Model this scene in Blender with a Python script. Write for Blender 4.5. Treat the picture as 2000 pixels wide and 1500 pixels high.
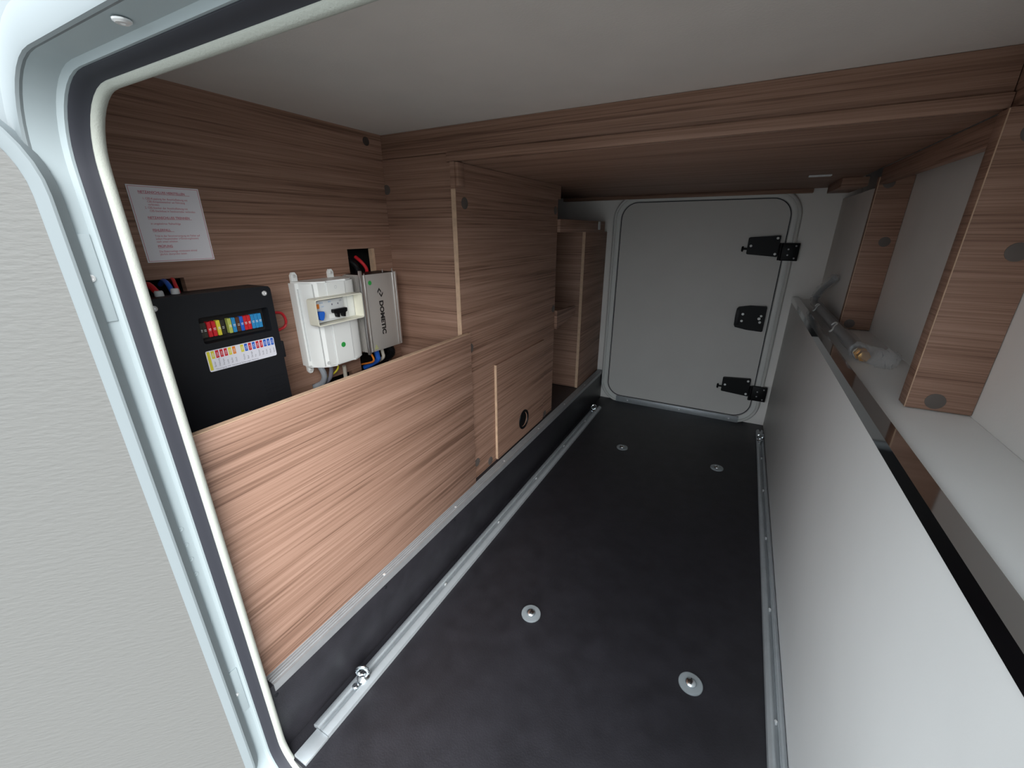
import bpy, bmesh, math, random
from mathutils import Matrix, Vector
random.seed(7)
S = bpy.context.scene
for o in list(bpy.data.objects): bpy.data.objects.remove(o)
C = S.collection

# ------------------------------------------------------------ camera, sky, exposure
cam_d = bpy.data.cameras.new('camera'); cam = bpy.data.objects.new('camera', cam_d); C.objects.link(cam)
cam_d.sensor_fit = 'HORIZONTAL'; cam_d.sensor_width = 36.0; cam_d.lens = 36.0*806.83/2000
cam_d.clip_start = 0.01
yaw, pitch, roll = -0.4943077, 0.35545407, -0.00320215
ca, sa = math.cos(yaw), math.sin(yaw); cb, sb = math.cos(pitch), math.sin(pitch); cc, sc = math.cos(roll), math.sin(roll)
W_ = Matrix(((ca,-sa,0),(sa,ca,0),(0,0,1))); B_ = Matrix(((1,0,0),(0,0,-1),(0,1,0)))
P_ = Matrix(((1,0,0),(0,cb,-sb),(0,sb,cb))); Q_ = Matrix(((cc,-sc,0),(sc,cc,0),(0,0,1)))
M_ = Q_ @ P_ @ B_ @ W_
R_ = Matrix((M_[0], -M_[1], -M_[2])).transposed()
cam.matrix_world = Matrix.Translation((0,0,1.0)) @ R_.to_4x4()
S.camera = cam

world = bpy.data.worlds.new('overcast_sky'); S.world = world; world.use_nodes = True
nt = world.node_tree; nt.nodes.clear()
wo = nt.nodes.new('ShaderNodeOutputWorld'); bg = nt.nodes.new('ShaderNodeBackground')
tc = nt.nodes.new('ShaderNodeTexCoord'); sx = nt.nodes.new('ShaderNodeSeparateXYZ'); rp = nt.nodes.new('ShaderNodeValToRGB')
nt.links.new(tc.outputs['Generated'], sx.inputs[0]); nt.links.new(sx.outputs['Z'], rp.inputs[0])
rp.color_ramp.elements[0].position = 0.0; rp.color_ramp.elements[0].color = (0.28,0.31,0.33,1)
rp.color_ramp.elements[1].position = 1.0; rp.color_ramp.elements[1].color = (0.86,0.95,1.0,1)
nt.links.new(rp.outputs[0], bg.inputs['Color']); bg.inputs['Strength'].default_value = 3.25
nt.links.new(bg.outputs[0], wo.inputs[0])
S.view_settings.view_transform = 'Standard'; S.view_settings.look = 'None'
S.view_settings.gamma = 1.0; S.view_settings.use_curve_mapping = False
S.view_settings.exposure = 0.95
# bright veiled sun, high on the right behind the camera
sun_d = bpy.data.lights.new('veiled_sun', 'SUN'); sun_d.energy = 2.2; sun_d.angle = math.radians(46); sun_d.color = (1.0,.98,.95)
sun = bpy.data.objects.new('veiled_sun', sun_d); C.objects.link(sun)
sun.rotation_euler = Vector((-.62,.60,-.44)).to_track_quat('-Z','Y').to_euler()

# ------------------------------------------------------------ materials
def base_mat(name):
    m = bpy.data.materials.new(name); m.use_nodes = True
    return m, m.node_tree, m.node_tree.nodes['Principled BSDF']
def mat(name, col, rough=0.5, metal=0.0, spec=0.5, var=0.0, vscale=30.0, bump=0.0, bscale=200.0, bstretch=(1,1,1), alpha=1.0, trans=0.0):
    m, t, p = base_mat(name)
    p.inputs['Base Color'].default_value = (*col, 1); p.inputs['Roughness'].default_value = rough
    p.inputs['Metallic'].default_value = metal; p.inputs['Specular IOR Level'].default_value = spec
    p.inputs['Alpha'].default_value = alpha; p.inputs['Transmission Weight'].default_value = trans
    c = t.nodes.new('ShaderNodeTexCoord')
    if var > 0:
        n = t.nodes.new('ShaderNodeTexNoise'); n.inputs['Scale'].default_value = vscale; n.inputs['Detail'].default_value = 5
        t.links.new(c.outputs['Object'], n.inputs['Vector'])
        r = t.nodes.new('ShaderNodeValToRGB')
        r.color_ramp.elements[0].position = .3; r.color_ramp.elements[1].position = .7
        r.color_ramp.elements[0].color = (*[x*(1-var) for x in col],1); r.color_ramp.elements[1].color = (*[min(1,x*(1+var)) for x in col],1)
        t.links.new(n.outputs['Fac'], r.inputs[0]); t.links.new(r.outputs[0], p.inputs['Base Color'])
    if bump > 0:
        mp = t.nodes.new('ShaderNodeMapping'); mp.inputs['Scale'].default_value = bstretch
        t.links.new(c.outputs['Object'], mp.inputs[0])
        n = t.nodes.new('ShaderNodeTexNoise'); n.inputs['Scale'].default_value = bscale; n.inputs['Detail'].default_value = 3
        t.links.new(mp.outputs[0], n.inputs['Vector'])
        b = t.nodes.new('ShaderNodeBump'); b.inputs['Strength'].default_value = bump; b.inputs['Distance'].default_value = .002
        t.links.new(n.outputs['Fac'], b.inputs['Height']); t.links.new(b.outputs[0], p.inputs['Normal'])
    return m
def wood(name, axis='Z', light=(0.385,0.236,0.175), mid=(0.272,0.156,0.110), dark=(0.145,0.078,0.053)):
    m, t, p = base_mat(name); N = t.nodes; L = t.links
    c = N.new('ShaderNodeTexCoord')
    def noise(lo, hi, detail, dist=0.0, rough=.5):
        mp = N.new('ShaderNodeMapping')
        mp.inputs['Scale'].default_value = (lo,lo,hi) if axis == 'Z' else (lo,hi,lo)
        L.new(c.outputs['Object'], mp.inputs[0])
        n = N.new('ShaderNodeTexNoise'); n.inputs['Scale'].default_value = 1; n.inputs['Detail'].default_value = detail
        n.inputs['Distortion'].default_value = dist; n.inputs['Roughness'].default_value = rough
        L.new(mp.outputs[0], n.inputs['Vector']); return n
    broad = noise(.8, 24, 3, .5); fine = noise(1.5, 210, 4, .15, .6); vf = noise(7, 800, 2, 0); wav = noise(1.3, 70, 3, .6)
    def mr(n, a, b, lo=0., hi=1.):
        q = N.new('ShaderNodeMapRange'); q.inputs['From Min'].default_value = a; q.inputs['From Max'].default_value = b
        q.inputs['To Min'].default_value = lo; q.inputs['To Max'].default_value = hi; L.new(n.outputs[0], q.inputs[0]); return q
    def mth(op, a, b):
        q = N.new('ShaderNodeMath'); q.operation = op
        for i, v in enumerate((a,b)):
            if isinstance(v, (int,float)): q.inputs[i].default_value = v
            else: L.new(v.outputs[0], q.inputs[i])
        return q
    s = mth('ADD', mth('MULTIPLY', mr(broad,.3,.7), .27), mth('MULTIPLY', mr(fine,.3,.7), .37))
    s = mth('ADD', s, mth('MULTIPLY', mr(wav,.3,.7), .16)); s = mth('ADD', s, mth('MULTIPLY', mr(vf,.3,.7), .20))
    r = N.new('ShaderNodeValToRGB'); L.new(s.outputs[0], r.inputs[0]); e = r.color_ramp.elements
    e[0].position = .26; e[0].color = (*dark,1); e[1].position = .70; e[1].color = (*light,1)
    k = e.new(.43); k.color = (*mid,1)
    L.new(r.outputs[0], p.inputs['Base Color'])
    p.inputs['Roughness'].default_value = .55; p.inputs['Specular IOR Level'].default_value = .3
    b = N.new('ShaderNodeBump'); b.inputs['Strength'].default_value = .12; b.inputs['Distance'].default_value = .001
    L.new(s.outputs[0], b.inputs['Height']); L.new(b.outputs[0], p.inputs['Normal'])
    return m
WOOD = wood('walnut_laminate'); WOODX = wood('walnut_laminate_overhead', 'Y')
PALE = mat('pale_wood_edge', (.56,.38,.26), .6, var=.12, vscale=60)
CEIL = mat('warm_grey_lining', (.72,.67,.63), .75, var=.03, vscale=8, bump=.15, bscale=260)
WALLG = mat('light_grey_wall', (.80,.77,.74), .7, var=.03, vscale=6, bump=.08, bscale=220)
PANELG = mat('smooth_grey_panel', (.74,.74,.735), .5, var=.02, vscale=5, bump=.05, bscale=300)
SHELFG = mat('pale_ledge_laminate', (.86,.86,.85), .5, var=.02, vscale=5, bump=.05, bscale=300)
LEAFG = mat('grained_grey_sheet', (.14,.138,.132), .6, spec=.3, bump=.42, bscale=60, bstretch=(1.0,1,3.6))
LEAFG2 = mat('grey_inner_sheet', (.62,.60,.575), .5, var=.02, vscale=5, bump=.25, bscale=90)
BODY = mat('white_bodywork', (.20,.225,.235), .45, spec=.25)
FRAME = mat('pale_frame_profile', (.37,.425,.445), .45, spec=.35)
FRAME2 = mat('grey_frame_profile', (.68,.68,.66), .4)
RUBBER = mat('dark_rubber', (.034,.035,.044), .6, spec=.25)
SEAL = mat('cream_seal', (.44,.455,.41), .65, spec=.25, bump=.25, bscale=500)
SEALG = mat('grey_seal', (.33,.33,.32), .6)
BLACK = mat('film_faced_black_floor', (.019,.018,.022), .42, spec=.45, var=.22, vscale=22, bump=.25, bscale=320)
DARK = mat('dark_cavity', (.012,.010,.010), .8)
ALU = mat('brushed_aluminium', (.40,.425,.445), .38, metal=.35, var=.06, vscale=40)
ALUD = mat('dull_aluminium', (.33,.335,.345), .42, metal=.35, var=.06, vscale=40)
MIRROR = mat('polished_edge_profile', (.42,.42,.42), .07, metal=1.0)
ZINC = mat('zinc_steel', (.80,.86,.90), .18, metal=1.0)
STEEL = mat('screw_steel', (.85,.85,.85), .3, metal=.45)
BPLA = mat('black_plastic', (.006,.006,.007), .45, spec=.18)
BPLM = mat('black_case_plastic', (.012,.013,.016), .5, spec=.3, bump=.1, bscale=600)
WPLA = mat('white_plastic', (.86,.88,.87), .38)
WPLG = mat('pale_grey_plastic', (.66,.68,.69), .4)
CREAM = mat('cream_plastic', (.82,.80,.68), .4)
CAP = mat('grey_brown_cap', (.115,.095,.085), .55)
CAPD = mat('dark_brown_cap', (.06,.045,.04), .55)
PAPER = mat('label_paper', (.88,.86,.90), .5)
STK = mat('sticker_white', (.80,.80,.88), .45)
INKR = mat('red_ink', (.62,.13,.20), .6)
INKB = mat('black_ink', (.012,.012,.013), .5)
INKG = mat('grey_ink', (.20,.20,.24), .5)
GREEN = mat('green_dot_sticker', (.03,.36,.07), .5)
SILV = mat('silver_case', (.50,.475,.45), .4, metal=.35)
SILVL = mat('silver_case_edge', (.75,.75,.75), .3, metal=.9)
RED = mat('red_plastic', (.62,.02,.03), .4); BLUE = mat('blue_plastic', (.02,.13,.60), .4)
SKYB = mat('light_blue_plastic', (.03,.27,.58), .4)
YEL = mat('yellow_plastic', (.75,.66,.05), .4); ORG = mat('orange_plastic', (.85,.25,.03), .4)
YGR = mat('yellow_green_plastic', (.50,.55,.12), .4); BRN = mat('brown_plastic', (.10,.04,.02), .4)
FUSEB = mat('dark_fuse_plastic', (.03,.028,.02), .4)
GRYC = mat('grey_conduit', (.33,.36,.40), .5); WHC = mat('white_cable', (.62,.58,.50), .5)
BRASS = mat('brass', (.85,.52,.22), .28, metal=1.0)
PIPE = mat('grey_coated_pipe', (.30,.31,.32), .35, metal=.2)
FOIL = mat('purplish_foil_strip', (.12,.11,.13), .35, var=.35, vscale=60)
TARM = mat('outdoor_paving', (.12,.12,.115), .9, var=.2, vscale=6)
def film(name, col, alpha, rough=.15):
    m, t, p = base_mat(name); p.inputs['Base Color'].default_value = (*col,1); p.inputs['Roughness'].default_value = rough
    p.inputs['Alpha'].default_value = alpha
    n = t.nodes.new('ShaderNodeTexNoise'); n.inputs['Scale'].default_value = 60
    b = t.nodes.new('ShaderNodeBump'); b.inputs['Strength'].default_value = .6; b.inputs['Distance'].default_value = .004
    t.links.new(n.outputs['Fac'], b.inputs['Height']); t.links.new(b.outputs[0], p.inputs['Normal'])
    return m
FILM = film('clear_plastic_film', (.70,.73,.75), .20); WASHER = film('clear_plastic_washer', (.55,.60,.63), .42, .2)

# ------------------------------------------------------------ helpers
def bm_new(): return bmesh.new()
def abox(bm, x0,x1,y0,y1,z0,z1, bev=0.0, seg=2):
    r = bmesh.ops.create_cube(bm, size=1.0); vs = r['verts']
    for v in vs: v.co = Vector(((x0+x1)/2+v.co.x*(x1-x0), (y0+y1)/2+v.co.y*(y1-y0), (z0+z1)/2+v.co.z*(z1-z0)))
    if bev > 0:
        es = list({e for v in vs for e in v.link_edges})
        bmesh.ops.bevel(bm, geom=es, offset=bev, segments=seg, affect='EDGES', profile=.5)
    return bm
def box(*a, bev=0.0, seg=2): return abox(bm_new(), *a, bev=bev, seg=seg)
def frame_of(d):
    d = Vector(d).normalized(); u = d.cross(Vector((0,0,1)))
    if u.length < 1e-4: u = d.cross(Vector((0,1,0)))
    u.normalize(); return u, d.cross(u)
def alathe(bm, p, d, prof, n=20):
    """rings (radius, height) turned about axis d from p"""
    p = Vector(p); d = Vector(d).normalized(); u, w = frame_of(d); prev = None
    for r, h in prof:
        ring = [bm.verts.new(p + d*h + (u*math.cos(2*math.pi*i/n)+w*math.sin(2*math.pi*i/n))*max(r,1e-5)) for i in range(n)]
        if prev: 
            for i in range(n): bm.faces.new((prev[i],prev[(i+1)%n],ring[(i+1)%n],ring[i]))
        else: bm.faces.new(ring)
        prev = ring
    bm.faces.new(prev); return bm
def lathe(*a, n=20): return alathe(bm_new(), *a, n=n)
def disc(p, d, r, h, n=20): return lathe(p, d, [(r,0),(r,h*.8),(r*.93,h)], n=n)
def smooth_path(pts, k=8):
    P = [Vector(p) for p in pts]; out = []
    for i in range(len(P)-1):
        a = P[max(i-1,0)]; b = P[i]; c = P[i+1]; d = P[min(i+2,len(P)-1)]
        for j in range(k):
            t = j/k; out.append(.5*((2*b)+(c-a)*t+(2*a-5*b+4*c-d)*t*t+(3*b-a-3*c+d)*t**3))
    out.append(P[-1]); return out
def atube(bm, pts, r, n=10, smooth=True, k=8):
    P = smooth_path(pts, k) if smooth else [Vector(p) for p in pts]
    rr = r if callable(r) else (lambda t: r); prev = None; up = Vector((0.13,0.21,.97)).normalized()
    for i, p in enumerate(P):
        d = (P[min(i+1,len(P)-1)]-P[max(i-1,0)]).normalized()
        u = d.cross(up); 
        if u.length < 1e-3: u = d.cross(Vector((1,0,0)))
        u.normalize(); w = d.cross(u); R = rr(i/(len(P)-1))
        ring = [bm.verts.new(p+(u*math.cos(2*math.pi*j/n)+w*math.sin(2*math.pi*j/n))*R) for j in range(n)]
        if prev:
            for j in range(n): bm.faces.new((prev[j],prev[(j+1)%n],ring[(j+1)%n],ring[j]))
        else: bm.faces.new(ring)
        prev = ring
    bm.faces.new(prev); return bm
def tube(*a, **k): return atube(bm_new(), *a, **k)
def rect(u0,u1,v0,v1): return [(u0,v0),(u1,v0),(u1,v1),(u0,v1)]
def rrect(u0,u1,v0,v1,r,n=8):
    out = []
    for cx,cy,a0 in ((u1-r,v0+r,-90),(u1-r,v1-r,0),(u0+r,v1-r,90),(u0+r,v0+r,180)):
        for i in range(n+1):
            a = math.radians(a0+90*i/n); out.append((cx+r*math.cos(a), cy+r*math.sin(a)))
    return out
def m3(ax, u, v, t): return (t,u,v) if ax=='X' else ((u,t,v) if ax=='Y' else (u,v,t))
def aplate(bm, ax, t0, t1, outer, holes=()):
    """flat plate across plane ax between t0 and t1, with holes"""
    tops = []; es = []
    for lp in [outer]+list(holes):
        a = [bm.verts.new(m3(ax,u,v,t1)) for u,v in lp]; b = [bm.verts.new(m3(ax,u,v,t0)) for u,v in lp]
        tops.append((a,b)); n = len(a)
        for i in range(n):
            bm.faces.new((a[i],a[(i+1)%n],b[(i+1)%n],b[i]))
    for k in (0,1):
        es = []
        for pr in tops:
            vs = pr[k]; n = len(vs)
            for i in range(n): es.append(bm.edges.get((vs[i],vs[(i+1)%n])))
        bmesh.ops.triangle_fill(bm, use_beauty=True, use_dissolve=False, edges=es)
    return bm
def plate(*a): return aplate(bm_new(), *a)
def sweep_rr(prof, u0,u1,v0,v1,r, ax='Y', n=10, closed=False):
    """profile points (outward offset, position along ax) swept round a rounded rectangle"""
    bm = bm_new(); rings = []
    for d, t in prof: rings.append([bm.verts.new(m3(ax,u,v,t)) for u,v in rrect(u0-d,u1+d,v0-d,v1+d,r+d,n)])
    m = len(rings); 
    for k in range(m if closed else m-1):
        a, b = rings[k], rings[(k+1)%m]
        for i in range(len(a)): bm.faces.new((a[i],a[(i+1)%len(a)],b[(i+1)%len(a)],b[i]))
    return bm
def obj(name, bm, m, parent=None, origin=None, smooth=True):
    bmesh.ops.recalc_face_normals(bm, faces=bm.faces)
    if parent is not None:
        o_ = Vector((0,0,0)); p = parent
        while p is not None: o_ += p.location; p = p.parent
    elif origin is not None: o_ = Vector(origin)
    else:
        xs = [v.co for v in bm.verts]
        o_ = Vector(((min(v.x for v in xs)+max(v.x for v in xs))/2, (min(v.y for v in xs)+max(v.y for v in xs))/2, min(v.z for v in xs)))
    for v in bm.verts: v.co -= o_
    me = bpy.data.meshes.new(name); bm.to_mesh(me); bm.free(); me.materials.append(m)
    if smooth:
        me.shade_smooth(); me.set_sharp_from_angle(angle=math.radians(35))
    o = bpy.data.objects.new(name, me); C.objects.link(o)
    if parent is not None: o.parent = parent
    else: o.location = o_
    return o
def tag(o, label, cat=None, group=None, kind=None):
    o['label'] = label
    if cat: o['category'] = cat
    if group: o['group'] = group
    if kind: o['kind'] = kind
    return o
def thing(name, label, cat, loc, group=None):
    o = bpy.data.objects.new(name, None); C.objects.link(o); o.location = loc; o.empty_display_size = .02
    return tag(o, label, cat, group)
def struct(name, bm, m, label=None, **k):
    o = obj(name, bm, m, **k); o['kind'] = 'structure'
    if label: o['label'] = label
    return o
_fc = {}
def text_bm(s, size, loc, right, up, bold=0.0, align='LEFT', bm=None, ext=0.0002, sx=1.0):
    bm = bm or bm_new()
    cu = bpy.data.curves.new('t', 'FONT'); cu.body = s; cu.size = size; cu.align_x = align; cu.offset = bold*size; cu.resolution_u = 3
    ob = bpy.data.objects.new('t', cu); me = bpy.data.meshes.new_from_object(ob)
    r = Vector(right).normalized(); u = Vector(up).normalized(); n = r.cross(u)
    Mx = Matrix((( r.x*sx,u.x,n.x,loc[0]),(r.y*sx,u.y,n.y,loc[1]),(r.z*sx,u.z,n.z,loc[2]),(0,0,0,1)))
    me.transform(Mx); bm.from_mesh(me)
    bpy.data.objects.remove(ob); bpy.data.curves.remove(cu); bpy.data.meshes.remove(me)
    return bm
def screw_head(p, d, r, name, parent, m=STEEL, label=None):
    bm = lathe(p, d, [(r,0),(r,r*.25),(r*.8,r*.5),(r*.42,r*.58),(r*.38,r*.3),(0,r*.25)], n=12)
    return obj(name, bm, m, parent)
XA, ZA, NY = (1,0,0), (0,0,1), (0,-1,0)

# measured planes of the garage (metres; camera one metre above the floor)
FX = -.668    # step riser
ST = .176     # step height
PX = -.71     # tall panel face
EX = -.97     # recessed electrical wall
RY = 1.01     # return wall / cross beam
CZ = 1.256    # ceiling
UZ = 1.172    # underside of the overhead deck
DY = 2.44     # far wall
RX = .403     # right wall
# ------------------------------------------------------------ shell
struct('floor', box(-1.12,.45,.246,DY,-.03,0), BLACK, 'black film-faced plywood garage floor')
stp = struct('trim_1', box(-1.0,FX,.25,DY-.002,0.0005,ST, bev=.001), BLACK, 'long black raised step along the left side of the floor')
wl = struct('wall_left', plate('X',EX-.016,EX, rect(.25,RY+.012,ST+.0005,CZ),
      [rect(.30,.432,.80,.915), rect(.841,.942,.72,.953), rect(.664,.80,.50,.612), rect(.835,.965,.50,.655)]), WOOD,
      'recessed wood laminate wall behind the electrical boxes')
obj('cut_edge', box(EX-.0155,EX-.001,.932,.9415,.722,.952), PALE, wl)['label'] = 'pale cut edge of the cable hole'
obj('screw_cap', disc((EX,.955,1.232),XA,.011,.0012), CAPD, wl)
struct('wall_outer_left', box(-1.12,-1.08,.25,DY,-.03,CZ+.05), DARK, 'dark outer skin behind the electrical wall')
struct('wall_right', box(RX,.45,.25,DY,0,CZ+.05), WALLG, 'light grey right wall above the shelf')
wf = struct('wall_far', plate('Y',DY,DY+.035, rect(-1.12,.45,-.03,CZ+.05), [rrect(-.655,.18,.015,1.16,.1)]), WALLG, 'light grey far wall around the far service door')
struct('ceiling', box(-1.10,.45,.25,DY,CZ,CZ+.05), CEIL, 'warm grey lined ceiling')
struct('wall_near', plate('Y',.1965,.246, rect(-2.6,1.6,-.45,1.75), [rrect(-.672,.217,-.04,1.1555,.08)]), BODY, 'white outer bodywork around the open near hatch')
struct('ground', box(-40,40,-40,40,-.62,-.6), TARM, 'paved ground outside the vehicle')
struct('skirt', box(-2.6,1.6,.2,2.6,-.45,-.06), DARK, 'dark underbody below the garage floor')

# near door frame (jamb with gasket and seal)
fu = (-.657,.202,-.026,1.137,.075)
fr = obj('trim_2', sweep_rr([(.045,.1962),(.045,.193),(.020,.1900),(.0158,.1905),(.0140,.2165),(.0125,.218),(.0095,.2205),(.0098,.2235),(.016,.225),(.016,.1966)],*fu,closed=False), FRAME)
fr['kind'] = 'structure'; fr['label'] = 'pale blue-white aluminium frame around the near hatch opening'
obj('rubber_gasket', sweep_rr([(.012,.2232),(.0085,.2234),(.0062,.2275),(.0058,.232),(.0030,.2385),(.0065,.240),(.010,.232)],*fu,closed=True), RUBBER, fr)['label'] = 'dark grey rubber gasket'
circ = [(.0028+.0052*math.cos(a), .2445+.0062*math.sin(a)) for a in [2*math.pi*i/10 for i in range(10)]]
obj('edge_seal', sweep_rr(circ,*fu,closed=True), SEAL, fr)['label'] = 'cream ribbed edge seal'
JX = -.657-.0143
def jplate(y0,y1,z0,z1,t=.0022): return obj('cover_plate', box(JX-.0005,JX+t,y0,y1,z0,z1,bev=.0006), FRAME, fr)
jplate(.1985,.2155,.897,.998)
screw_head((JX+.0022,.2035,.949),XA,.0046,'screw',fr)
jplate(.201,.2165,.176,.281)
screw_head((JX+.0022,.2045,.227),XA,.0036,'screw',fr)
for z in (.585,.556,.529,.500): obj('rivet_dimple', lathe((JX+.0002,.2062,z),XA,[(.0045,0),(.0040,.0008),(.0022,.0009),(.0015,.0003)],n=12), FRAME, fr)
obj('screw', lathe((-.445,.2035,1.1508),(0,0,-1),[(.0065,0),(.0062,.0012),(.0045,.0024),(.0020,.0024),(.0018,.001)],n=14), STEEL, fr)
obj('frame_lip', sweep_rr([(.0160,.1962),(.0152,.1912),(.0165,.1888),(.020,.1880),(.040,.188),(.050,.190),(.053,.1962)],*fu,closed=False), BODY, fr)['label'] = 'white outer lip of the hatch frame'

# near hatch leaf, folded back flat against the body
d2 = thing('door_2','near hatch door swung open, grained light grey inside with a white rim','door',(-.652,.190,-.03)); del d2['category']; d2['kind'] = 'structure'
lu = (-.652-.862,-.652,-.04,1.14,.105)
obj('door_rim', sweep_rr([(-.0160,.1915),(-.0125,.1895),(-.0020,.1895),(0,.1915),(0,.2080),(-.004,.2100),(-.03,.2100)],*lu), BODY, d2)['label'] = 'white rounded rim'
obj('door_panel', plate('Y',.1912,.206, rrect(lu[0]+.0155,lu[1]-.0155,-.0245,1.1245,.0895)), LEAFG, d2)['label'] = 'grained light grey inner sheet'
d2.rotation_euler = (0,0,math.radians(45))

# far service door
d1 = thing('door_1','closed light grey service door with rounded corners in the far wall','door',(-.24,DY-.01,.0)); del d1['category']; d1['kind'] = 'structure'
du = (-.626,.163,.030,1.140,.085)
obj('door_leaf', plate('Y',2.432,2.445, rrect(-.6225,.1595,.0335,1.1365,.0815)), LEAFG2, d1)
obj('door_frame', sweep_rr([(-.0005,2.444),(0,2.430),(.004,2.424),(.012,2.4225),(.0215,2.424),(.0225,2.428),(.0245,2.428),(.026,2.419),(.031,2.415),(.036,2.417),(.0415,2.428),(.0420,2.4400)],*du), FRAME2, d1)['label'] = 'grey rounded frame profile'
obj('door_gasket', sweep_rr([(-.0045,2.436),(-.0035,2.4295),(.0,2.4295),(.001,2.436)],*du), RUBBER, d1)['label'] = 'thin dark gasket line'
sl = obj('threshold_strip', box(-.562,.116,2.408,2.4235,-.0002,.034,bev=.002), ALU, d1); sl['label'] = 'bare aluminium threshold strip'
for x in (-.49,-.19,.07): obj('screw', lathe((x,2.408,.017),NY,[(.0045,0),(.0035,.0015),(0,.0018)],n=10), STEEL, sl)
def hinge(z0, zt, xk):
    h = obj('hinge', plate('Y',2.412,2.4318, [(.010,z0+.004),(.137,z0-.006),(.139,z0-.003),(.139,z0+.088),(.136,z0+.091),(.012,z0+.082),(.006,z0+.078),(.006,z0+.008)]), BPLA, d1)
    h['label'] = 'black door hinge plate with white screws'
    for x,z in ((.021,z0+.043),(.127,z0+.079),(.127,z0+.007)): obj('screw', disc((x,2.412,z),NY,.0058,.003,n=12), WPLA, h)
    obj('hinge_bracket', box(.150,.221,2.404,2.420,z0-.022,z0+.058,bev=.002), BPLA, d1)
    b = bm_new(); abox(b,.137,.156,2.404,2.424,z0+.000,z0+.052,bev=.003); alathe(b,(.146,2.402,z0-.02),ZA,[(.007,0),(.007,.078)],n=12)
    obj('hinge_knuckle', b, BPLA, d1)
    for x,z in ((.206,z0+.045),(.206,z0-.010),(.178,z0+.030),(.178,z0+.004)): obj('bracket_screw', disc((x,2.404,z),NY,.0038,.0015,n=10), ALUD, d1)
    k = lathe((.008,2.421,z0+.028),(-1,0,0),[(.0045,0),(.0045,.016),(.0130,.018),(.0135,.022),(.010,.026)],n=14)
    obj('hinge_knob', k, BPLA, d1)
hinge(.884,0,0); hinge(.166,0,0)
lk = obj('door_lock', plate('Y',2.408,2.4318, [(.016,.528),(.070,.518),(.138,.514),(.143,.518),(.143,.637),(.139,.641),(.070,.640),(.018,.630),(.011,.620),(.009,.585),(.010,.540)]), BPLA, d1)
lk['label'] = 'black lock housing with white screw heads'
obj('lock_flap', box(.010,.030,2.4065,2.409,.540,.618,bev=.002), BPLM, lk)
for x,z,r in ((.042,.597,.0062),(.042,.562,.0062),(.124,.594,.0055),(.117,.580,.0072),(.123,.562,.0062)): obj('screw', disc((x,2.408,z),NY,r,.003,n=12), WPLA, lk)

# ------------------------------------------------------------ panels
def caps(parent, pts, d=XA, r=.014, m=CAP):
    for p in pts: obj('screw_cap', disc(p,d,r,.0012), m, parent)
rp_ = tag(obj('return_panel', plate('Y',RY,RY+.016,[(-.9695,ST+.001),(-.7245,ST+.001),(-.7245,UZ-.0005),(-.7385,UZ-.0005),(-.7385,CZ-.0635),(-.9695,CZ-.0635)]), WOOD), 'narrow wood return panel between the electrical wall and the tall panel','panel')
caps(rp_, [(-.966+.003,RY,1.114)], NY, .0135)
tp = tag(obj('tall_side_panel', plate('X',PX-.014,PX,[(1.000,ST+.001),(1.722,ST+.001),(1.722,1.120),(1.750,1.120),(1.750,UZ-.001),(1.000,UZ-.001)]), WOOD), 'tall wood laminate panel with round hole at its foot, left of the shelves','panel')
caps(tp, [(PX,1.042,1.072),(PX,1.697,1.077),(PX,1.058,.236),(PX,1.145,.196),(PX,1.640,.190),(PX,1.043,.654),(PX,1.705,.674)], XA, .0155)
obj('edge_strip', box(PX-.013,PX+.001,.9985,1.0005,ST+.001,1.105), PALE, tp)['label'] = 'pale front edge of the panel'
obj('top_block', box(PX,PX+.009,1.004,1.033,1.112,UZ-.002,bev=.001), WOOD, tp)
# hatch in it
hb = plate('X',PX+.0008,PX+.009, rect(1.187,1.598,ST+.006,.558), [[(1.403+.030*math.cos(a),.261+.030*math.sin(a)) for a in [2*math.pi*i/24 for i in range(24)]]])
ht = tag(obj('access_hatch', hb, WOOD), 'low wood access hatch screwed over the tall panel, with black hole ring','hatch cover')
obj('hatch_edge', box(PX+.001,PX+.0092,1.1845,1.188,ST+.010,.558), PALE, ht)['label'] = 'pale near edge of the hatch'
obj('hole_ring', lathe((PX+.009,1.403,.261),XA,[(.029,-.004),(.042,0),(.041,.003),(.033,.004),(.030,-.003)],n=32), BPLA, ht)['label'] = 'round black plastic hole ring'
obj('hole_backing', disc((PX+.0015,1.403,.261),XA,.0335,.0008,n=24), DARK, ht)
# low front panel
lp = tag(obj('low_front_panel', box(-.706,-.692,.262,1.020,ST+.004,.708,bev=.0006), WOOD), 'wide low wood panel standing on the step in front of the electrical boxes','panel')
obj('top_edge', box(-.7055,-.6925,.263,1.019,.7078,.7092), PALE, lp)['label'] = 'pale top edge of the low panel'
obj('foot_batten', box(PX+.001,-.7065,1.0005,1.018,ST+.002,.70), PALE, lp)
# far shelf cabinet
fc = thing('shelf_cabinet','dark wood shelf cabinet at the far left beside the service door','cabinet',(-.8,2.23,ST+.001))
obj('side_panel', box(-.715,-.700,2.065,2.432,ST+.001,.993,bev=.001), WOOD, fc)
obj('front_panel', box(-.94,-.7155,2.068,2.084,ST+.001,.993,bev=.001), WOOD, fc)
obj('top_board', box(-.94,-.697,1.7235,2.37,.9935,1.045,bev=.002), WOOD, fc)
obj('edge_strip', box(-.7148,-.7005,2.0625,2.0655,ST+.002,.993), PALE, fc)
obj('magnet_catch', box(-.697,-.692,2.245,2.275,1.003,1.043,bev=.002), WPLG, fc)['label'] = 'small pale plastic catch'
obj('shelf_rail', plate('X',-.712,-.6985,[(1.726,.580),(1.96,.610),(1.96,.650),(1.726,.662)]), WOOD, fc)
obj('back_board', box(-1.05,-1.04,1.74,2.43,ST+.001,1.16), DARK, fc)
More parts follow.
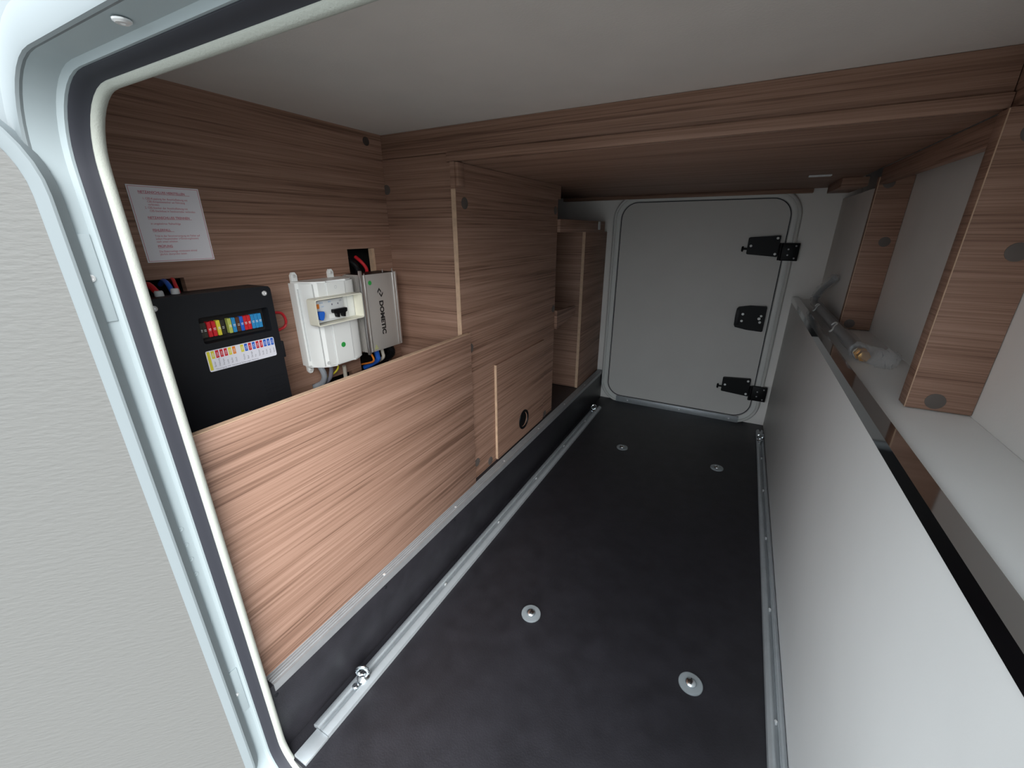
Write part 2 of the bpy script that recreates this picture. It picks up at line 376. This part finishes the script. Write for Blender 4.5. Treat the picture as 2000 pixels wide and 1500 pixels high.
tag(obj('cable_strip', box(-.7055,-.6985,.262,1.0,ST+.0003,ST+.0035), FOIL), 'dark purplish sealing strip under the low wood panel','strip')
# overhead deck
od = thing('overhead_deck','lowered wood deck above the floor with a front cross beam','deck',(-.3,1.7,UZ))
obj('deck_board', box(-1.08,.319,RY+.018,2.41,UZ,UZ+.02,bev=.001), WOODX, od)
obj('cross_beam', box(-.972,.3195,RY+.002,RY+.018,UZ+.022,CZ-.0005,bev=.0008), WOOD, od)
lipb = obj('front_lip', box(-.738,.3195,RY-.006,RY+.012,UZ,UZ+.0215,bev=.0008), WOOD, od)
obj('rear_batten', box(-.96,.225,2.405,DY-.002,UZ-.018,UZ-.0005,bev=.001), WOOD, od)
lt = tag(obj('latch_plate', box(.148,.212,1.83,1.855,UZ-.006,UZ-.0005,bev=.002), WPLG), 'small pale latch strip under the overhead deck near the far door','latch')
# right side
rpn = tag(obj('side_partition', box(.240,.256,.262,DY-.001,.001,.6725,bev=.0005), PANELG), 'long smooth light grey partition panel along the right of the floor','panel')
ep = tag(obj('edge_profile', plate('Y',.262,DY-.002,[(.2375,.672),(.2395,.672),(.2395,.6935),(.264,.6935),(.264,.6955),(.2375,.6955)]), MIRROR), 'polished angle profile capping the right partition','edge profile')
sh = tag(obj('side_shelf', box(.2645,RX-.001,.262,DY-.001,.664,.6865,bev=.0005), SHELFG), 'light grey ledge behind the polished profile on the right','shelf')
# a step in the right wall beyond the far post
tag(obj('wall_casing', box(.342,RX-.0005,1.762,DY-.001,.6885,UZ-.045,bev=.001), WALLG), 'grey wall casing behind the far wood post','panel')
def post(y, x0, label, cps, z1, t=.03):
    p = tag(obj('wood_post', box(x0,RX-.001,y,y+t,.6885,z1,bev=.0008), WOOD), label, 'post')
    obj('post_edge', box(x0-.0012,x0+.0002,y-.0006,y+.0012,.689,z1-.001), PALE, p)
    for x,z,r in cps: obj('screw_cap', disc((x,y,z),NY,r,.0012,n=24), CAP, p)
    return p
post(.975,.3105,'wide wood post on the right ledge nearest the camera',[(.349,.7065,.0145),(.377,.966,.0145),(.345,1.134,.0145)],1.1685,.038)
post(1.730,.3205,'shorter wood post on the ledge beside the gas pipe, near the far door',[(.345,1.130,.0145),(.374,.964,.0145),(.345,.706,.0145)],1.148)
tag(obj('wall_rail', box(.3215,.3385,1.032,1.728,1.126,UZ-.0005,bev=.001), WOOD), 'dark wood rail under the deck between the two posts','rail')
tag(obj('corner_block', box(.262,.3385,1.98,2.30,1.142,UZ-.0005,bev=.001), WOOD), 'dark wood block under the deck in the far right corner','block')
tag(obj('ceiling_batten', box(.3205,.3385,.262,1.030,UZ-.002,CZ-.0005,bev=.001), WOOD), 'wood batten along the ceiling above the nearest post','batten')

# step edge trim with ribs
et = thing('step_edge_trim','ribbed aluminium edge trim along the top of the black step','edge trim',(-.683,1.34,ST))
b = plate('Y',.262,DY-.003,[(-.6965,ST+.0004),(FX+.0004,ST+.0004),(FX+.0004,ST-.016),(FX+.002,ST-.016),(FX+.002,ST+.0028),(-.6965,ST+.0028)])
obj('angle', b, ALUD, et)
for i in range(4): obj('rib', box(-.6935+i*.0063,-.6912+i*.0063,.262,DY-.003,ST+.0027,ST+.0042), ALU, et)
for y in (.565,.875,1.19,1.50,1.81,2.12): obj('screw', disc((-.676,y,ST+.0042),ZA,.0035,.0012,n=10), STEEL, et)
for y in (.262,.557,.854): obj('rivet', disc((FX,y,ST-.028),XA,.004,.0012,n=10), BPLM, et)

# lashing rails
def rail(x0,x1,y0,y1,label,ys,screws=True):
    t = thing('lashing_rail',label,'rail',((x0+x1)/2,(y0+y1)/2,0),'aluminium lashing rails beside the floor')
    w = x1-x0; xc = (x0+x1)/2
    prof = [(x0,.0005),(x0+.001,.010),(x0+w*.20,.0155),(xc-w*.17,.0155),(xc-w*.17,.0125),(xc-w*.10,.0125),(xc-w*.10,.0045),(xc+w*.10,.0045),(xc+w*.10,.0125),(xc+w*.17,.0125),(xc+w*.17,.0155),(x1-w*.20,.0155),(x1-.001,.010),(x1,.0005)]
    obj('rail_body', plate('Y',y0,y1,prof), ALU, t)
    for y in ys: obj('screw', lathe((xc,y,.0045),ZA,[(.0042,0),(.0042,.004),(.003,.0075),(0,.008)],n=12), STEEL, t)
    return t
rail(-.650,-.604,.305,2.245,'aluminium lashing rail at the foot of the black step',[.742,1.06,1.38,1.70,2.02])
rail(.2045,.2395,.262,2.335,'aluminium lashing rail at the foot of the grey partition',[.777,1.095,1.418,1.733,2.02])
tag(obj('rail_end_bar', box(-.638,-.603,.250,.3045,.0005,.008,bev=.001), ALU), 'flat aluminium bar continuing the left rail towards the hatch','bar')
def eye(x,y,label,a):
    t = thing('lashing_eye',label,'lashing eye',(x,y,.0157),'round lashing eyes on the rails')
    ca_, sa_ = math.cos(a), math.sin(a)
    obj('base', lathe((x,y,.0157),ZA,[(.0145,0),(.0150,.004),(.0125,.007),(.008,.009),(.007,.012)],n=20), ZINC, t)
    pts = [(x+ca_*.0130*math.cos(q), y+sa_*.0130*math.cos(q), .0375+.0130*math.sin(q)) for q in [2*math.pi*i/20 for i in range(21)]]
    obj('ring', tube(pts,.0044,n=10,smooth=False), ZINC, t)
    bx = bm_new(); alathe(bx,(x,y-.024,.0157),ZA,[(.0075,0),(.0075,.004),(.005,.006)],n=14)
    obj('stud', bx, ZINC, t)
eye(-.627,.424,'zinc lashing eye at the near end of the left rail',.5)
eye(-.627,2.165,'zinc lashing eye at the far end of the left rail',.5)
eye(.217,2.20,'zinc lashing eye at the far end of the right rail',.5)
# floor bolts
for x,y,lb in ((-.374,1.829,'far left floor bolt on a clear washer'),(.046,1.842,'far right floor bolt on a clear washer'),(-.36,.775,'near left floor bolt on a clear washer'),(.052,.781,'near right floor bolt on a clear washer')):
    t = thing('floor_bolt', lb, 'bolt', (x,y,.0), 'bolts with round washers on the black floor')
    obj('washer', lathe((x,y,.0005),ZA,[(.0262,0),(.0268,.002),(.0262,.0055),(.0240,.0062),(.012,.0050)],n=32), WASHER, t)
    bb = lathe((x,y,.0055),ZA,[(.0125,0),(.0125,.002),(.0118,.0035),(.0085,.0065),(.0035,.0075),(0,.0075)],n=16)
    obj('bolt_head', bb, ZINC, t)
    obj('cross_slot', box(x-.0010,x+.0010,y-.0075,y+.0075,.012,.0134), BPLM, t)

# ------------------------------------------------------------ instruction sign
TH = EX+.0006
sg = thing('instruction_sign','white instruction notice with red German text on the wood wall','notice',(TH,.438,.947))
obj('sheet', box(TH-.0004,TH+.0004,.381,.4965,.946,1.0785), PAPER, sg)
bd = bm_new(); aplate(bd,'X',TH+.0004,TH+.0007, rect(.3830,.4945,.948,1.0765), [rect(.3836,.4939,.9486,1.0759)]); obj('border', bd, INKR, sg)
tx = bm_new(); ti = bm_new()
yl = .3965
lines = [(1.0655,0,'NETZANSCHLUSS HERSTELLEN',1),
 (1.0550,.004,'1. CEE-Kupplung der Anschlußleitung mit',0),(1.0500,.010,'CEE-Einspeisestecker am Fahrzeug',0),(1.0450,.010,'verbinden.',0),
 (1.0395,.004,'2. CEE-Stecker der Anschlußleitung mit',0),(1.0343,.010,'CEE-Steckdose in Steckverteiler verbinden.',0),
 (1.0225,.004,'NETZANSCHLUSS TRENNEN',1),(1.0125,.006,'in umgekehrter Reihenfolge',0),
 (1.0010,.006,'FEHLERFALL',1),(0.9910,.007,'Tritt in der Stromversorgung ein Fehler auf',0),(0.9860,.007,'sofort Hauptschalter (=Sicherungskasten)',0),(0.9810,.007,'nach unten schalten.',0),
 (0.9725,.007,'PRÜFUNG',1),(.9520+.0005,.007,'Die Elektroanlage mindestens einmal jährlich überprüfen lassen.',0)]
for z,dy,s,ul in lines:
    w = .0056 if ul else .0050
    if z < .955:
        text_bm('Die Elektroanlage mindestens einmal',w,(TH+.0006,yl+dy,.9635),(0,1,0),(0,0,1),bm=ti,sx=.86); text_bm('jährlich überprüfen lassen.',w,(TH+.0006,yl+dy,.9585),(0,1,0),(0,0,1),bm=ti,sx=.86); continue
    text_bm(s,w,(TH+.0006,yl+dy,z),(0,1,0),(0,0,1),bold=.02 if ul else .0,bm=ti,sx=.95 if ul else .86)
    if ul: abox(ti,TH+.0004,TH+.0007,yl+dy,yl+dy+len(s)*.0034,z-.0013,z-.0008)
tx.free(); obj('lettering', ti, INKR, sg, smooth=False)

# ------------------------------------------------------------ fuse box
fb = thing('fuse_box','large black fuse box with coloured fuses and a colour-coded sticker','fuse box',(-.92,.43,.56))
bx0, bx1 = -.968, -.870
fz0, fz1 = .56, .893
case = plate('X',-.895,bx1, rrect(.312,.540,fz0,fz1,.008,n=3), [rrect(.392,.526,.800,.850,.004,n=3)])
obj('lid', case, BPLM, fb)['label'] = 'matt black lid with a fuse window'
obj('housing', plate('X',bx0,-.8955, rect(.318,.552,fz0,fz1-.004), []), BPLM, fb)
obj('window_back', box(-.8952,-.8935,.386,.532,.795,.855), DARK, fb)
obj('side_clip', box(-.905,-.872,.5405,.5475,.735,.772,bev=.002), BPLM, fb)
for y,z in ((.331,.877),(.525,.879)): screw_head((bx1,y,z),XA,.0052,'screw',fb)
for k in range(6): obj('vent_rib', box(bx1,bx1+.0015,.485,.530,.655+k*.009,.658+k*.009), BPLM, fb)
fz = [(.3985,FUSEB,'10'),(.405,FUSEB,'11'),(.4135,RED,'15'),(.422,RED,'15'),(.4305,YEL,'20'),(.438,FUSEB,'11'),(.4515,YGR,'20'),(.4595,SKYB,'15'),(.4675,BRN,'11'),(.475,BLUE,'15'),(.4825,RED,'15'),(.490,RED,'15'),(.498,SKYB,'15'),(.5055,SKYB,'15'),(.513,SKYB,'15')]
for y,m,s in fz:
    f = obj('fuse', box(-.893,-.883,y-.0034,y+.0034,.8085,.838,bev=.0008,seg=1), m, fb)
    obj('fuse_mark', text_bm(s,.0055,(-.8826,y-.0018,.8200),(0,0,1),(0,-1,0),bold=.02), WPLA, f, smooth=False)
    f.children[0].location.y += .0036
sk = obj('fuse_sticker', plate('X',bx1,bx1+.0006, rrect(.389,.5245,.7455,.7865,.003,n=3)), STK, fb); sk['label'] = 'white sticker with coloured fuse tags'
obj('sticker_yellow_edge', box(bx1+.0006,bx1+.0009,.3905,.3955,.7485,.785), YEL, sk)
cols = [YEL,RED,RED,RED,YEL,ORG,None,YEL,BLUE,RED,BLUE,RED,RED,BLUE,BLUE,BLUE]
tt = bm_new(); tw = bm_new()
for i,m in enumerate(cols):
    y = .4005+i*.00795
    if m: 
        obj('sticker_tag', box(bx1+.0006,bx1+.0009,y-.0029,y+.0029,.7700,.7850), m, sk)
        text_bm('10A' if m is YEL else '15A',.0052,(bx1+.0010,y+.0018,.7725),(0,0,1),(0,-1,0),bm=tw)
    text_bm(['Boiler','Heizung','Pumpe','Licht','Radio','Dach','','Küche','Bad','Garage','TV','Fenster','Stufe','Front','Heck','Innen'][i],.0046,(bx1+.0008,y+.0016,.7535),(0,0,1),(0,-1,0),bm=tt)
text_bm('Versorgung 12V  Verteilung Sicherungen Batterie',.0042,(bx1+.0008,.4,.7475),(0,1,0),(0,0,1),bm=tt)
obj('sticker_print', tt, INKG, sk, smooth=False); obj('tag_print', tw, STK, sk, smooth=False)
# cables over the fuse box
def cable(label, pts, r, m, group='electrical cables around the boxes', cat='cable'):
    return tag(obj('cable', tube(pts,r,n=10), m), label, cat, group)
cable('orange cable at the far left top of the fuse box',[(-1.0,.345,.90),(-.965,.340,.906),(-.930,.333,.905),(-.905,.330,.8935)],.0045,ORG)
cable('red cable curving into the top of the fuse box',[(-1.0,.372,.895),(-.965,.366,.907),(-.935,.360,.909),(-.910,.360,.8935)],.0052,RED)
cable('blue cable entering the top of the fuse box',[(-1.0,.402,.903),(-.968,.396,.912),(-.945,.392,.908),(-.925,.388,.8935)],.0042,BLUE)
cable('thin red cable beside the blue one on the fuse box',[(-1.0,.415,.906),(-.968,.411,.914),(-.942,.402,.908),(-.922,.396,.8935)],.0032,RED)
for x,y in ((-.905,.330),(-.910,.360),(-.923,.391)): obj('cable_nut', lathe((x,y,.8892),ZA,[(.0065,0),(.0072,.003),(.0068,.010),(.0055,.012)],n=14), WPLG, fb)
obj('terminal_tray', box(-.955,-.885,.318,.408,.8892,.8915,bev=.0008), BPLA, fb)
cable('red cable loop against the wood wall right of the fuse box',[(-.968,.594,.818),(-.963,.612,.815),(-.961,.619,.799),(-.963,.615,.782),(-.968,.596,.774)],.0032,RED)

# ------------------------------------------------------------ breaker box (white)
rb = thing('breaker_box','white plastic breaker box with a framed switch window','electrical box',(-.935,.72,.668))
h = bm_new()
prof = [(.648,-.969),(.648,-.946),(.656,-.944),(.664,-.912),(.676,-.900),(.700,-.900),(.7005,-.8975),(.7545,-.8975),(.755,-.900),(.779,-.901),(.790,-.908),(.797,-.944),(.802,-.946),(.802,-.969)]
lo = [h.verts.new((x,y,.668)) for y,x in prof]; hi = [h.verts.new((x+( -.0 ),y,.885)) for y,x in prof]
h.faces.new(lo); h.faces.new(hi)
for i in range(len(lo)): j = (i+1)%len(lo); h.faces.new((lo[i],lo[j],hi[j],hi[i]))
bmesh.ops.bevel(h, geom=[e for e in h.edges if abs(e.verts[0].co.z-e.verts[1].co.z)<1e-5], offset=.0035, segments=2, affect='EDGES')
obj('housing', h, WPLA, rb)
for y,x in ((.6655,-.9045),(.6990,-.8998),(.7565,-.8998)): obj('groove', box(x-.001,x+.0007,y-.0006,y+.0006,.673,.880), WPLG, rb)
for y in (.652,): obj('side_inset', box(-.9445,-.9425,.652,.6545,.685,.868), WPLG, rb)
for y,z,s in ((.663,.885,1),(.771,.885,1),(.664,.668,-1)):
    l = obj('mounting_lug', plate('X',-.9695,-.9635, [(y-.0085,z),(y+.0085,z),(y+.0085,z+s*.014),(y+.004,z+s*.021),(y-.004,z+s*.021),(y-.0085,z+s*.014)]), WPLA, rb)
    screw_head((-.9635,y,z+s*.012),XA,.0042,'lug_screw',l,STEEL)
wf_ = obj('switch_window_frame', plate('X',-.9005,-.870, rrect(.640,.783,.784,.849,.005,n=3), [rrect(.6425,.7805,.787,.846,.003,n=3)]), CREAM, rb); wf_['label'] = 'cream open window frame around the switches'
obj('breaker_unit', box(-.8975,-.888,.645,.735,.789,.842,bev=.001), WPLG, rb)
obj('breaker_gap', box(-.8972,-.886,.645,.735,.8425,.8455), BPLA, rb)
obj('test_button', box(-.888,-.885,.6495,.6615,.824,.835,bev=.001), ORG, rb)['label'] = 'orange test button'
obj('switch_toggle', plate('X',-.888,-.876,[(.652,.800),(.656,.797),(.661,.797),(.664,.802),(.667,.812),(.666,.817),(.653,.818),(.651,.812)]), BLUE, rb)['label'] = 'blue switch toggle'
obj('switch_bridge', plate('X',-.882,-.872,[(.690,.812),(.692,.809),(.698,.808),(.700,.798),(.706,.797),(.708,.807),(.716,.807),(.718,.797),(.724,.796),(.726,.807),(.731,.809),(.732,.816),(.731,.818),(.691,.818)]), BPLA, rb)['label'] = 'black bridged switch toggles'
obj('switch_slot', box(-.888,-.8875,.688,.733,.795,.806), WPLA, rb)
bt = bm_new()
for y in (.700,.718): abox(bt,-.888,-.8872,y-.0015,y+.0015,.827,.831)
text_bm('C€',.006,(-.8875,.722,.8335),(0,1,0),(0,0,1),bm=bt); obj('breaker_print', bt, INKG, rb, smooth=False)
bt = bm_new(); text_bm('FI/LS',.005,(-.8875,.664,.835),(0,1,0),(0,0,1),bm=bt); text_bm('B16',.005,(-.8875,.690,.835),(0,1,0),(0,0,1),bm=bt); text_bm('230V',.004,(-.8875,.668,.826),(0,1,0),(0,0,1),bm=bt)
obj('breaker_blue_print', bt, SKYB, rb, smooth=False)
obj('green_dot', disc((-.8975,.7245,.7185),XA,.0068,.0006,n=20), GREEN, rb)
for y,z in ((.7265,.868),(.672,.682)): obj('housing_screw_hole', lathe((-.8985,y,z),XA,[(.0042,0),(.0040,.0012),(.0028,.0012),(.002,.0004)],n=14), WPLG, rb)
cable('grey conduit curving out below the breaker box',[(-.935,.672,.668),(-.935,.678,.650),(-.940,.682,.630),(-.955,.680,.612),(-.985,.672,.600)],.0075,GRYC)
cable('dark grey cable under the middle of the breaker box',[(-.930,.700,.668),(-.934,.702,.645),(-.945,.698,.620),(-.985,.690,.595)],.0055,INKG)
cable('thin yellow cable under the breaker box',[(-.925,.716,.668),(-.930,.722,.650),(-.945,.716,.632),(-.985,.705,.610)],.0024,YEL)
cable('short white conduit in the hole under the breaker box',[(-.955,.762,.640),(-.960,.766,.600),(-.962,.770,.56)],.0055,WHC)

# ------------------------------------------------------------ charger (silver)
ch = thing('battery_charger','silver battery charger with ribbed side and black lettering, beside the white box','charger',(-.93,.88,.668))
cx0, cx1, cy0, cy1, cz0, cz1 = -.969,-.900,.812,.945,.671,.888
obj('case', box(cx0,cx1,cy0+.004,cy1,cz0,cz1,bev=.001), SILV, ch)
for k in range(9): obj('cooling_fin', box(cx0+.004+k*.0070,cx0+.0062+k*.0070,cy0-.003,cy0+.0045,cz0+.002,cz1-.002), SILV, ch)
obj('edge_flange', box(cx1-.004,cx1+.004,cy0-.004,cy0+.003,cz0-.004,cz1+.012,bev=.0012), SILVL, ch)['label'] = 'bright near flange'
for y in (cy0+.0125,cy1-.012): obj('face_rail', box(cx1,cx1+.0022,y-.0012,y+.0012,cz0+.001,cz1+.004), SILVL, ch)
obj('edge_rail', box(cx1-.003,cx1+.0015,cy1-.003,cy1+.001,cz0+.001,cz1+.001), SILVL, ch)
obj('end_panel', box(cx0+.004,cx1-.002,cy0+.008,cy1-.003,cz1-.0005,cz1+.001), BPLA, ch)
tb = bm_new(); text_bm('DOMETIC',.0205,(cx1+.0004,.8700,.8130),(0,0,-1),(0,1,0),bold=.05,bm=tb,sx=1.08)
obj('lettering', tb, INKB, ch, smooth=False)
for y0,z,sg_ in ((.8665,.8465,1),(.8725,.8245,-1)):
    pts = [(y0,z-.007*sg_),(y0+.0070,z+.0025*sg_),(y0+.014,z-.007*sg_),(y0+.014,z-.0125*sg_),(y0+.0070,z-.0030*sg_),(y0,z-.0125*sg_)]
    obj('logo_chevron', plate('X',cx1+.0003,cx1+.0007,pts), INKB, ch, smooth=False)
obj('green_dot', disc((cx1,.8425,.8655),XA,.0062,.0006,n=20), GREEN, ch)
wt = bm_new(); aplate(wt,'X',cx1+.0003,cx1+.0007,[(.833,.6775),(.846,.6775),(.8395,.690)],[[(.8356,.6792),(.8434,.6792),(.8395,.6868)]]); obj('warning_mark', wt, YGR, ch, smooth=False)
for y in (.900,.938): obj('mounting_pin', lathe((cx1-.006,y,cz1),ZA,[(.0014,0),(.0014,.008),(.0008,.010)],n=8), SILVL, ch)
cable('thin orange cable under the silver charger',[(-.925,.828,.671),(-.918,.836,.655),(-.925,.842,.635),(-.985,.850,.615)],.0028,ORG)
cable('thick blue cable under the silver charger',[(-.930,.862,.671),(-.930,.866,.650),(-.935,.868,.630),(-.99,.866,.600)],.0075,BLUE)
cable('white cable beside the blue one under the charger',[(-.930,.884,.671),(-.931,.890,.650),(-.938,.893,.630),(-.99,.890,.600)],.0052,WHC)
cable('thick black cable at the right under the charger',[(-.930,.912,.671),(-.925,.922,.650),(-.940,.926,.630),(-.99,.915,.605)],.011,BPLA)
cable('short red cable in the dark hole above the charger',[(-1.0,.893,.93),(-.98,.896,.915),(-.972,.903,.898),(-.974,.906,.885)],.0048,RED)
cable('black cable bundle in the hole above the charger',[(-1.0,.862,.925),(-.982,.868,.912),(-.975,.872,.90),(-.973,.876,.885)],.008,BPLA)

# ------------------------------------------------------------ gas pipe in plastic on the ledge
gp = thing('gas_pipe','grey gas pipe wrapped in clear plastic lying on the right ledge','pipe',(.30,1.7,.6885))
obj('pipe', tube([(.294,1.295,.7090),(.295,1.6,.7090),(.296,2.0,.7090),(.296,2.08,.7090)],.0135,n=16), PIPE, gp)
obj('pipe_elbow', tube([(.296,2.07,.7090),(.294,2.13,.715),(.295,2.155,.738),(.303,2.11,.772),(.316,2.04,.812),(.320,2.02,.826)],.010,n=14), PIPE, gp)
obj('brass_fitting', lathe((.296,1.300,.7090),(0.12,-1,-.05),[(.0150,0),(.0150,.012),(.011,.013),(.011,.020),(.0135,.021),(.0135,.034),(.008,.036)],n=6), BRASS, gp)['label'] = 'brass pipe end fitting'
def sleeve(pts, r, n=11, k=4, amp=.16):
    bm = tube(pts, r, n=n, k=k); rnd = random.Random(3)
    for v in bm.verts: v.co += Vector((rnd.uniform(-1,1),rnd.uniform(-1,1),rnd.uniform(-1,1)))*.0030*amp/.16
    return bm
obj('plastic_sleeve', sleeve([(.294,1.31,.7115),(.295,1.6,.7115),(.296,2.05,.7115),(.294,2.135,.717),(.294,2.160,.738),(.302,2.115,.774),(.316,2.04,.814),(.321,2.01,.834)], lambda t: .0168 if t < .93 else .0168*(1-(t-.93)/.07*.6)), FILM, gp)['label'] = 'clear crumpled plastic sleeve'
obj('plastic_bag_end', sleeve([(.295,1.325,.7110),(.306,1.285,.7110),(.325,1.262,.7110),(.347,1.250,.7100),(.360,1.245,.708)], lambda t: .0175+.006*math.sin(t*3.0)-.010*max(0,t-.8)*5*.6, amp=.22), FILM, gp)['label'] = 'clear bag over the brass pipe end'
for y in (2.02,1.62):
    obj('twist_tie', tube([(.282,y+.01,.715),(.288,y+.004,.724),(.291,y-.010,.7235),(.284,y-.022,.716),(.279,y-.034,.708),(.272,y-.040,.702)],.0026,n=8), WPLA, gp)['label'] = 'white twist tie'
